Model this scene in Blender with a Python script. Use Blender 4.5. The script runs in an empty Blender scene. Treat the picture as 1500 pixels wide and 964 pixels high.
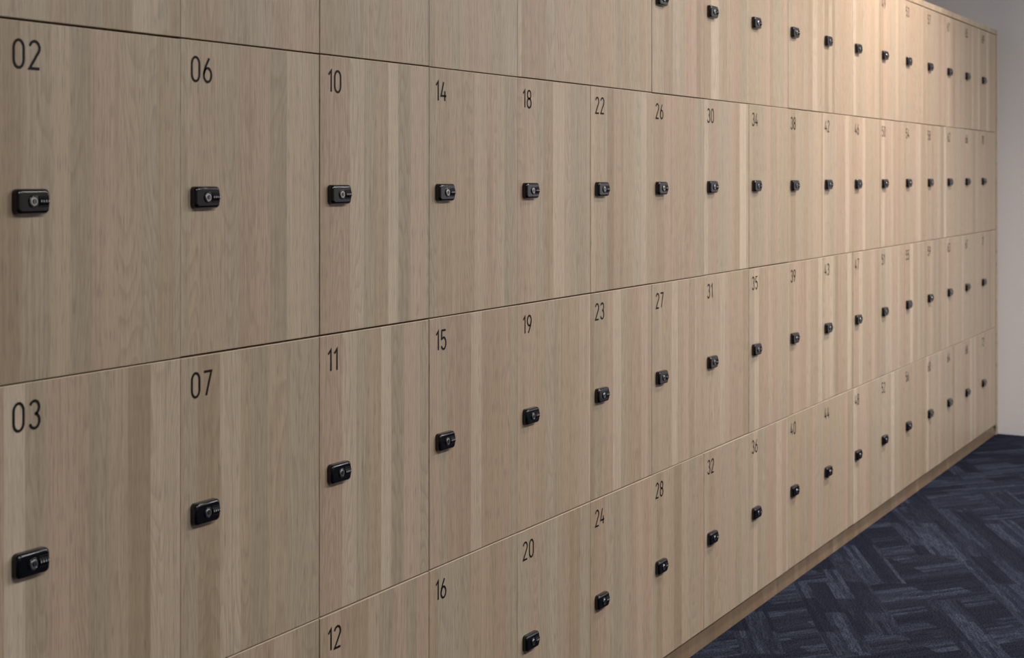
import bpy, bmesh, math, random
from mathutils import Vector, Matrix
random.seed(7)
S = bpy.context.scene
try:
    S.view_settings.view_transform = 'Standard'
    S.view_settings.look = 'None'
except Exception: pass

# ------------------------------------------------------------------ helpers
class N:
    def __init__(s, name):
        s.m = bpy.data.materials.new(name); s.m.use_nodes = True
        s.t = s.m.node_tree; s.b = s.t.nodes['Principled BSDF']
    def n(s, typ, **kw):
        x = s.t.nodes.new(typ)
        for k, v in kw.items(): setattr(x, k, v)
        return x
    def l(s, a, b): s.t.links.new(a, b)
    def math(s, op, a, b=None, c=None, clamp=False):
        x = s.t.nodes.new('ShaderNodeMath'); x.operation = op; x.use_clamp = clamp
        for i, v in enumerate((a, b, c)):
            if v is None: continue
            if isinstance(v, (int, float)): x.inputs[i].default_value = v
            else: s.l(v, x.inputs[i])
        return x.outputs[0]
    def mix(s, f, a, b, bt='MIX'):
        x = s.t.nodes.new('ShaderNodeMix'); x.data_type = 'RGBA'; x.blend_type = bt
        for sock, v in ((x.inputs[0], f), (x.inputs[6], a), (x.inputs[7], b)):
            if isinstance(v, (int, float)): sock.default_value = v
            elif isinstance(v, tuple): sock.default_value = v + (1,) if len(v) == 3 else v
            else: s.l(v, sock)
        return x.outputs[2]
    def ramp(s, f, stops):
        x = s.t.nodes.new('ShaderNodeValToRGB'); r = x.color_ramp
        while len(r.elements) < len(stops): r.elements.new(0.5)
        for e, (p, c) in zip(r.elements, stops):
            e.position = p; e.color = (c, c, c, 1) if isinstance(c, (int, float)) else c + (1,)
        s.l(f, x.inputs[0]); return x.outputs[0]
    def comb(s, x, y, z):
        c = s.t.nodes.new('ShaderNodeCombineXYZ')
        for i, v in enumerate((x, y, z)):
            if isinstance(v, (int, float)): c.inputs[i].default_value = v
            else: s.l(v, c.inputs[i])
        return c.outputs[0]

def plain(name, col, rough=.5, metal=0., coat=0., spec=.5):
    k = N(name); k.b.inputs['Base Color'].default_value = col + (1,)
    nz = k.n('ShaderNodeTexNoise'); nz.inputs['Scale'].default_value = 300
    k.l(k.math('MULTIPLY_ADD', nz.outputs[0], .12, rough - .06), k.b.inputs['Roughness'])
    k.b.inputs['Metallic'].default_value = metal
    k.b.inputs['Coat Weight'].default_value = coat
    k.b.inputs['Specular IOR Level'].default_value = spec
    return k.m

def wood(name, tint=(1, 1, 1)):
    k = N(name)
    tc = k.n('ShaderNodeTexCoord'); sep = k.n('ShaderNodeSeparateXYZ'); k.l(tc.outputs['Object'], sep.inputs[0])
    x, y, z = sep.outputs
    oi = k.n('ShaderNodeObjectInfo'); r = oi.outputs['Random']
    xo = k.math('MULTIPLY_ADD', r, 91.3, x)
    w = k.math('MULTIPLY', xo, 27.0)
    v = k.n('ShaderNodeTexVoronoi', voronoi_dimensions='1D'); v.inputs['Scale'].default_value = 1
    v.inputs['Randomness'].default_value = 1.
    k.l(w, v.inputs['W'])
    vs = k.n('ShaderNodeSeparateColor'); k.l(v.outputs['Color'], vs.inputs[0])
    a, b, c = vs.outputs
    zo = k.math('MULTIPLY_ADD', a, 17.0, z)
    def noise(sx, sz, det, rough=.5):
        g = k.n('ShaderNodeTexNoise'); g.inputs['Scale'].default_value = 1; g.inputs['Detail'].default_value = det
        g.inputs['Roughness'].default_value = rough
        k.l(k.comb(k.math('MULTIPLY', xo, sx), 0, k.math('MULTIPLY', zo, sz)), g.inputs['Vector']); return g.outputs[0]
    wob = noise(13, 1.2, 1)
    rings = k.ramp(k.math('FRACT', k.math('MULTIPLY', wob, 34.0)), [(0, 0.), (.5, .25), (.88, 1.), (1, 0.)])
    g1 = noise(620, 4.5, 3, .6); g2 = noise(1300, 30, 2); g3 = noise(90, .7, 2)
    base = k.ramp(a, [(0, (.38, .287, .196)), (.2, (.445, .343, .238)), (.5, (.48, .373, .264)), (.8, (.52, .41, .30)), (1, (.61, .505, .385))])
    pink = k.mix(k.math('MULTIPLY', k.math('GREATER_THAN', b, .66), .6), base, (.50, .365, .275))
    grey = k.mix(k.math('MULTIPLY', k.math('GREATER_THAN', c, .72), .6), pink, (.455, .395, .295))
    col = k.mix(.72, grey, k.ramp(g1, [(.32, .66), (.5, .98), (.7, 1.12)]), 'MULTIPLY')
    col = k.mix(.7, col, k.ramp(g2, [(.34, .5), (.46, 1.), (.7, 1.06)]), 'MULTIPLY')
    col = k.mix(.45, col, k.ramp(g3, [(.3, .84), (.7, 1.12)]), 'MULTIPLY')
    fig = k.math('MULTIPLY', rings, k.math('MULTIPLY', k.math('GREATER_THAN', c, .3), .3))
    col = k.mix(fig, col, (.27, .19, .12))
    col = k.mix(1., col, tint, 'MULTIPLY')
    k.l(col, k.b.inputs['Base Color'])
    k.b.inputs['Roughness'].default_value = .42
    k.b.inputs['Specular IOR Level'].default_value = .42
    bp = k.n('ShaderNodeBump'); bp.inputs['Strength'].default_value = .08; bp.inputs['Distance'].default_value = .0004
    k.l(g1, bp.inputs['Height']); k.l(bp.outputs[0], k.b.inputs['Normal'])
    return k.m

def obj(name, mesh, mats=(), parent=None, loc=(0, 0, 0)):
    o = bpy.data.objects.new(name, mesh); S.collection.objects.link(o)
    for m in mats:
        if m.name not in [q.name for q in mesh.materials if q]: mesh.materials.append(m)
    o.location = loc
    if parent: o.parent = parent
    return o

def boxmesh(name, a, b, bev=0, seg=2):
    bm = bmesh.new(); bmesh.ops.create_cube(bm, size=1)
    for v in bm.verts:
        v.co = Vector([(a[i] + b[i]) / 2 + v.co[i] * (b[i] - a[i]) for i in range(3)])
    if bev: bmesh.ops.bevel(bm, geom=bm.edges[:], offset=bev, segments=seg, affect='EDGES', profile=.5)
    me = bpy.data.meshes.new(name); bm.to_mesh(me); bm.free(); return me

# ------------------------------------------------------------------ geometry constants
H = .45; W = .3126; NC = 18; Z0 = .055; EYE = 1.214
L = NC * W
XE = L + .075
CEIL = 2.75

# ------------------------------------------------------------------ materials
M_wood = wood('oak_laminate')
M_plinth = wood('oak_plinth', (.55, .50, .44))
M_band_hl = plain('oak_band_highlight', (.68, .56, .43), .45)  # paler edge band, seam highlight from overhead light put into the colour
M_dark = plain('dark_carcass', (.02, .016, .013), .8)
M_black = plain('black_plastic', (.003, .003, .0045), .16, 0, .25, .45)
M_vinyl = plain('black_vinyl', (.009, .009, .009), .6, spec=.2)
M_steel = plain('brushed_steel', (.5, .49, .48), .3, 1.)
M_slot = plain('lock_slot', (.004, .004, .005), .5, spec=.2)
M_mark = plain('dial_marks', (.6, .6, .66), .5)

def wallmat(name, col):
    k = N(name)
    nz = k.n('ShaderNodeTexNoise'); nz.inputs['Scale'].default_value = 180; nz.inputs['Detail'].default_value = 3
    k.l(k.mix(.06, col, nz.outputs[1], 'MULTIPLY'), k.b.inputs['Base Color'])
    k.b.inputs['Roughness'].default_value = .85
    bp = k.n('ShaderNodeBump'); bp.inputs['Strength'].default_value = .08; bp.inputs['Distance'].default_value = .001
    k.l(nz.outputs[0], bp.inputs['Height']); k.l(bp.outputs[0], k.b.inputs['Normal'])
    return k.m
M_wall = wallmat('painted_wall', (.74, .73, .74))
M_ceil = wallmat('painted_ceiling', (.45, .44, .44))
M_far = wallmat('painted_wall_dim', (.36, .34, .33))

# carpet
k = N('carpet_tile')
tc = k.n('ShaderNodeTexCoord')
def mapped(rot, loc=(0, 0, 0)):
    m = k.n('ShaderNodeMapping'); m.inputs['Rotation'].default_value = (0, 0, math.radians(rot))
    m.inputs['Location'].default_value = loc
    k.l(tc.outputs['Object'], m.inputs[0]); return m.outputs[0]
def brick(vec, bw, rh, off=.5, mort=0.):
    br = k.n('ShaderNodeTexBrick'); br.offset = off
    br.inputs['Scale'].default_value = 1; br.inputs['Mortar Size'].default_value = mort
    br.inputs['Brick Width'].default_value = bw; br.inputs['Row Height'].default_value = rh
    br.inputs['Color1'].default_value = (0, 0, 0, 1); br.inputs['Color2'].default_value = (1, 1, 1, 1)
    br.inputs['Mortar'].default_value = (0, 0, 0, 1)
    k.l(vec, br.inputs[0]); return br.outputs[0]
def streak(rot, loc):
    mv = mapped(rot, loc)
    b = brick(mv, .26, .014, .37)
    b2 = brick(mv, .3, .056, .43)
    nz = k.n('ShaderNodeTexNoise'); nz.inputs['Scale'].default_value = 1; nz.inputs['Detail'].default_value = 3
    vm = k.n('ShaderNodeVectorMath', operation='MULTIPLY'); vm.inputs[1].default_value = (20, 260, 1)
    k.l(mv, vm.inputs[0]); k.l(vm.outputs[0], nz.inputs['Vector'])
    lines = k.ramp(nz.outputs[0], [(.36, .25), (.62, 1.)])
    lev = k.math('MULTIPLY', k.ramp(b, [(.1, .3), (.9, 1.)]), k.ramp(b2, [(.2, .2), (.8, 1.)]))
    return k.math('MULTIPLY', lines, lev)
s1 = streak(38, (0, 0, 0)); s2 = streak(-28, (.3, .1, 0))
sel = k.math('GREATER_THAN', brick(mapped(-28), .32, .112), .5)
f = k.math('ADD', k.math('MULTIPLY', s1, sel), k.math('MULTIPLY', s2, k.math('SUBTRACT', 1., sel)))
fine = k.n('ShaderNodeTexNoise'); fine.inputs['Scale'].default_value = 220; fine.inputs['Detail'].default_value = 3
k.l(tc.outputs['Object'], fine.inputs['Vector'])
col = k.mix(f, (.0080, .0105, .020), (.045, .056, .088))
col = k.mix(1., col, k.ramp(fine.outputs[0], [(.32, .2), (.68, 1.8)]), 'MULTIPLY')
k.l(col, k.b.inputs['Base Color']); k.b.inputs['Roughness'].default_value = .95
k.b.inputs['Specular IOR Level'].default_value = .06
bp = k.n('ShaderNodeBump'); bp.inputs['Strength'].default_value = .6; bp.inputs['Distance'].default_value = .004
k.l(fine.outputs[0], bp.inputs['Height']); k.l(bp.outputs[0], k.b.inputs['Normal'])
M_carpet = k.m

# ------------------------------------------------------------------ room
X0, Y0, Y1 = -3.2, -4.2, .56
obj('floor', boxmesh('floor', (X0, Y0, -.1), (XE, Y1, 0)), [M_carpet])
obj('ceiling', boxmesh('ceiling', (X0, Y0, CEIL), (XE, Y1, CEIL + .1)), [M_ceil])
obj('wall_right', boxmesh('wall_right', (XE, Y0 - .1, -.1), (XE + .1, Y1 + .1, CEIL + .1)), [M_wall])
obj('wall_back', boxmesh('wall_back', (X0, Y1, -.1), (XE, Y1 + .1, CEIL + .1)), [M_wall])
obj('wall_front', boxmesh('wall_front', (X0, Y0 - .1, -.1), (XE, Y0, CEIL + .1)), [M_far])
obj('wall_left', boxmesh('wall_left', (X0 - .1, Y0 - .1, -.1), (X0, Y1 + .1, CEIL + .1)), [M_far])

# ------------------------------------------------------------------ lockers
bank = bpy.data.objects.new('locker_bank', None); S.collection.objects.link(bank)
T = .019; DEP = .5
ZT = Z0 + 4 * H
C0 = -4
XL = C0 * W
obj('carcass', boxmesh('carcass', (XL, T + .002, Z0), (L, DEP, ZT)), [M_dark], bank)
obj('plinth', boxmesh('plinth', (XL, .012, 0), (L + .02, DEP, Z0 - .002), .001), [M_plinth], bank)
obj('top_panel', boxmesh('top_panel', (XL - .02, -.002, ZT + .002), (L + .03, DEP, ZT + .024), .001), [M_wood], bank)
obj('end_panel', boxmesh('end_panel', (L + .002, -.004, Z0 - .01), (L + .034, DEP, ZT + .002), .001), [M_wood], bank)
obj('end_filler', boxmesh('end_filler', (L + .034, .006, 0), (XE - .001, DEP, ZT + .02), .001), [M_wood], bank)

def doormesh(gl, gr):
    me = boxmesh('door', (gl, 0, .0013), (W - gr, T, H - .0013), .0006, 2)
    me.materials.append(M_wood); me.materials.append(M_band_hl)
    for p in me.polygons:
        if p.normal.z > .3: p.material_index = 1  # painted highlight on upward edges only
    return me
dm = {}

# ---- lock
def rr(w, h, r, n=5):
    pts = []
    for cx, cz, a0 in ((w/2 - r, h/2 - r, 0), (-w/2 + r, h/2 - r, 90), (-w/2 + r, -h/2 + r, 180), (w/2 - r, -h/2 + r, 270)):
        for i in range(n + 1):
            a = math.radians(a0 + 90 * i / n); pts.append((cx + r * math.cos(a), cz + r * math.sin(a)))
    return pts
def loft(bm, loops, mat, cap=True, smooth=True, capmat=None):
    rows = [[bm.verts.new(p) for p in lp] for lp in loops]
    n = len(rows[0])
    for A, B in zip(rows, rows[1:]):
        for i in range(n):
            f = bm.faces.new((A[i], A[(i+1) % n], B[(i+1) % n], B[i])); f.material_index = mat; f.smooth = smooth
    if cap:
        f = bm.faces.new(rows[-1]); f.material_index = mat if capmat is None else capmat
bm = bmesh.new()
LW, LH = .052, .0315
loops = []
for ins, y in ((0, 0), (0, -.0060), (.0005, -.0080), (.0018, -.0098), (.0040, -.0108)):
    loops.append([(p[0], y, p[1]) for p in rr(LW - 2*ins, LH - 2*ins, .0065 - ins * .6)])
loft(bm, loops, 0)
def disc(cx, cz, prof, mat, capmat=None, n=24):
    loft(bm, [[(cx + r * math.cos(2*math.pi*i/n), y, cz + r * math.sin(2*math.pi*i/n)) for i in range(n)] for r, y in prof], mat, capmat=capmat)
KX = -.0015
disc(KX, 0, [(.0080, -.0100), (.0080, -.0116), (.0072, -.0122), (.0062, -.0122), (.0060, -.0114)], 0)
disc(KX, 0, [(.0056, -.0110), (.0056, -.0124), (.0051, -.0128)], 1)
disc(KX, 0, [(.0032, -.0127), (.0032, -.0130)], 2)
def bx(c, s, mat):
    r = bmesh.ops.create_cube(bm, size=1)
    for v in r['verts']:
        v.co = Vector((c[0] + v.co.x*s[0], c[1] + v.co.y*s[1], c[2] + v.co.z*s[2]))
    for f in {f for v in r['verts'] for f in v.link_faces}: f.material_index = mat
bx((KX, -.0131, 0), (.0010, .0005, .0048), 1)
loft(bm, [[(p[0] + .0148, y, p[1]) for p in rr(.0165 + d, .0150 + d, .002)] for d, y in ((0, -.0105), (0, -.0111), (-.0012, -.0111))], 2)
for i in range(4):
    cx = .0090 + i * .0039
    n = 20; lp = []
    for xx, rs in ((cx - .0014, .0045), (cx - .0014, .0052), (cx + .0014, .0052), (cx + .0014, .0045)):
        lp.append([(xx, -.0082 + (rs if j % 2 else rs * .95) * math.cos(2*math.pi*j/n), rs * math.sin(2*math.pi*j/n) * 1.15) for j in range(n)])
    loft(bm, lp, 2, smooth=False)
    bx((cx, -.0135, .0003), (.0011, .0003, .0026), 3)
bmesh.ops.recalc_face_normals(bm, faces=bm.faces[:])
lockmesh = bpy.data.meshes.new('combination_lock'); bm.to_mesh(lockmesh); bm.free()
for m in (M_black, M_steel, M_slot, M_mark): lockmesh.materials.append(m)

# ---- digits as stroked outlines
def arc(cx, cy, rx, ry, a0, a1, n=14):
    return [(cx + rx*math.cos(math.radians(a0 + (a1-a0)*i/n)), cy + ry*math.sin(math.radians(a0 + (a1-a0)*i/n))) for i in range(n+1)]
w = .45
DG = {
 '0': (w, [(arc(w/2, .70, w/2, .30, 0, 180) + arc(w/2, .30, w/2, .30, 180, 360), True)]),
 '1': (.2, [([(0, .80), (.2, 1.0), (.2, 0)], False)]),
 '2': (w, [(arc(w/2, .75, w/2, .25, 165, -25) + [(0.0, 0.0), (w, 0.0)], False)]),
 '3': (w, [(arc(w/2, .76, w/2*.94, .24, 155, -85) , False), (arc(w/2, .27, w/2, .27, 85, -160), False)]),
 '4': (w*1.1, [([(w*.55, 1.0), (0, .26), (w*1.1, .26)], False), ([(w*.8, .52), (w*.8, 0)], False)]),
 '5': (w, [([(w*.95, 1.0), (.06, 1.0), (.03, .55)] + arc(w/2, .31, w/2, .31, 125, -155), False)]),
 '6': (w, [(arc(w/2, .29, w/2, .29, 0, 360, 28)[:-1], True), ([(w*.72, 1.0), (w*.22, .62), (.0, .30)], False)]),
 '7': (w, [([(0, 1.0), (w, 1.0), (w*.3, 0)], False)]),
 '8': (w, [(arc(w/2, .76, w/2*.88, .24, 0, 360, 24)[:-1], True), (arc(w/2, .27, w/2, .27, 0, 360, 28)[:-1], True)]),
 '9': (w, [(arc(w/2, .71, w/2, .29, 0, 360, 28)[:-1], True), ([(w*.28, 0), (w*.78, .38), (w, .70)], False)]),
}
def ribbon(bm, pts, closed, hw, ox, sc):
    q = []
    for p in pts:
        if not q or (Vector(p) - Vector(q[-1])).length > 1e-4: q.append(p)
    if closed and (Vector(q[0]) - Vector(q[-1])).length < 1e-4: q.pop()
    n = len(q); P = [Vector(p) for p in q]; vs = []
    for i in range(n):
        if closed: a, b = P[i-1], P[(i+1) % n]
        else: a, b = P[max(i-1, 0)], P[min(i+1, n-1)]
        c = P[i]
        d1 = (c - a).normalized() if (c-a).length > 1e-6 else (b-c).normalized()
        d2 = (b - c).normalized() if (b-c).length > 1e-6 else d1
        t = (d1 + d2)
        t = t.normalized() if t.length > 1e-3 else d1
        nn = Vector((-t.y, t.x)); m = max(.45, nn.dot(Vector((-d1.y, d1.x))))
        e = nn * hw / m
        for u in (c + e, c - e): vs.append(bm.verts.new((ox + u.x*sc, 0, u.y*sc)))
    for i in range(n if closed else n-1):
        j = (i+1) % n
        bm.faces.new((vs[2*i], vs[2*i+1], vs[2*j+1], vs[2*j]))
HD = .0342
def numbermesh(s):
    bm = bmesh.new(); ox = 0
    for chh in s:
        wd, strokes = DG[chh]
        for pts, cl in strokes: ribbon(bm, pts, cl, .054, ox, HD)
        ox += (wd + .27) * HD
    bmesh.ops.recalc_face_normals(bm, faces=bm.faces[:])
    me = bpy.data.meshes.new('number_' + s); bm.to_mesh(me); bm.free(); me.materials.append(M_vinyl); return me

for c in range(C0, NC):
    for r in range(4):
        num = 4*c + r + 1
        gl = .0010 if c in (2, 3) else .0005
        gr = .0010 if c in (1, 2) else .0005
        key = (gl, gr)
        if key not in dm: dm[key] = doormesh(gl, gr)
        zb = Z0 + (3 - r) * H
        dz = random.uniform(-.0005, .0005); dy = random.uniform(-.0006, .0005)
        tag = '%02d' % num if num > 0 else 'x%02d' % (-num)
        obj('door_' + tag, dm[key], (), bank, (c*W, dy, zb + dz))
        obj('combination_lock_' + tag, lockmesh, (), bank, (c*W + .0195 + LW/2, dy, zb + H/2 + dz))
        if num > 0:
            obj('number_' + tag, numbermesh('%02d' % num), (), bank, (c*W + .0225, dy - .0005, zb + dz + H - .025 - HD))

# ------------------------------------------------------------------ ceiling lights
M_trim = plain('white_trim', (.8, .8, .8), .4)
k = N('lamp_lens'); k.b.inputs['Emission Color'].default_value = (1, .86, .7, 1); k.b.inputs['Emission Strength'].default_value = 4
k.b.inputs['Base Color'].default_value = (.8, .8, .8, 1); M_lens = k.m
def downlight(x, y, energy, col, size=math.radians(110), blend=1., aim=(0, 0, 0)):
    bm = bmesh.new(); n = 32
    lp = [[(r*math.cos(2*math.pi*i/n), r*math.sin(2*math.pi*i/n), z) for i in range(n)] for r, z in ((.075, 0), (.075, -.006), (.058, -.008), (.055, -.001))]
    loft(bm, lp, 0, capmat=1)
    bmesh.ops.recalc_face_normals(bm, faces=bm.faces[:])
    me = bpy.data.meshes.new('downlight'); bm.to_mesh(me); bm.free()
    me.materials.append(M_trim); me.materials.append(M_lens)
    o = obj('ceiling_downlight', me, (), None, (x, y, CEIL))
    ld = bpy.data.lights.new('lamp', 'SPOT'); ld.energy = energy; ld.color = col
    ld.spot_size = size; ld.spot_blend = blend; ld.shadow_soft_size = .06
    lo = bpy.data.objects.new('lamp', ld); S.collection.objects.link(lo); lo.parent = o
    lo.location = (0, 0, -.02)
    d = Vector(aim) - Vector((x, y, CEIL - .02))
    lo.rotation_euler = d.to_track_quat('-Z', 'Y').to_euler()
downlight(3.8, -.85, 210, (1, .85, .75), aim=(3.8, 0, 1.4))
downlight(2.3, -1.0, 75, (1, .89, .79), aim=(2.4, 0, 1.0))

def fill_panel(x, y, sx, sy, energy, col):  # unseen fill light, added for general ambient brightness
    me = boxmesh('fill_panel', (-sx/2 - .02, -sy/2 - .02, -.012), (sx/2 + .02, sy/2 + .02, 0), .002)
    o = obj('unseen_fill_panel', me, [M_trim], None, (x, y, CEIL))
    ld = bpy.data.lights.new('fill_area', 'AREA'); ld.shape = 'RECTANGLE'; ld.size = sx; ld.size_y = sy
    ld.energy = energy; ld.color = col
    lo = bpy.data.objects.new('fill_area', ld); S.collection.objects.link(lo); lo.parent = o; lo.location = (0, 0, -.02)
fill_panel(-.2, -2.5, 1.2, .6, 47, (1, .975, .92))
fill_panel(2.4, -2.6, 1.2, .6, 64, (1, .97, .94))
fill_panel(4.6, -2.6, 1.2, .6, 66, (.97, .97, 1.))

wd = bpy.data.worlds.new('World'); S.world = wd; wd.use_nodes = True
wd.node_tree.nodes['Background'].inputs[0].default_value = (.5, .5, .55, 1)
wd.node_tree.nodes['Background'].inputs[1].default_value = .2

# ------------------------------------------------------------------ camera
th = math.atan(1231 / 2083.3)
cd = bpy.data.cameras.new('camera'); cam = bpy.data.objects.new('camera', cd); S.collection.objects.link(cam)
cam.location = (-1.172, -1.4186, EYE)
cam.rotation_euler = (math.pi/2, 0, -math.pi/2 + th)
cd.sensor_width = 36; cd.lens = 50; cd.shift_y = -227.5/1500
cd.clip_start = .05
cd.dof.use_dof = True; cd.dof.focus_distance = 2.7; cd.dof.aperture_fstop = 8.0
S.camera = cam
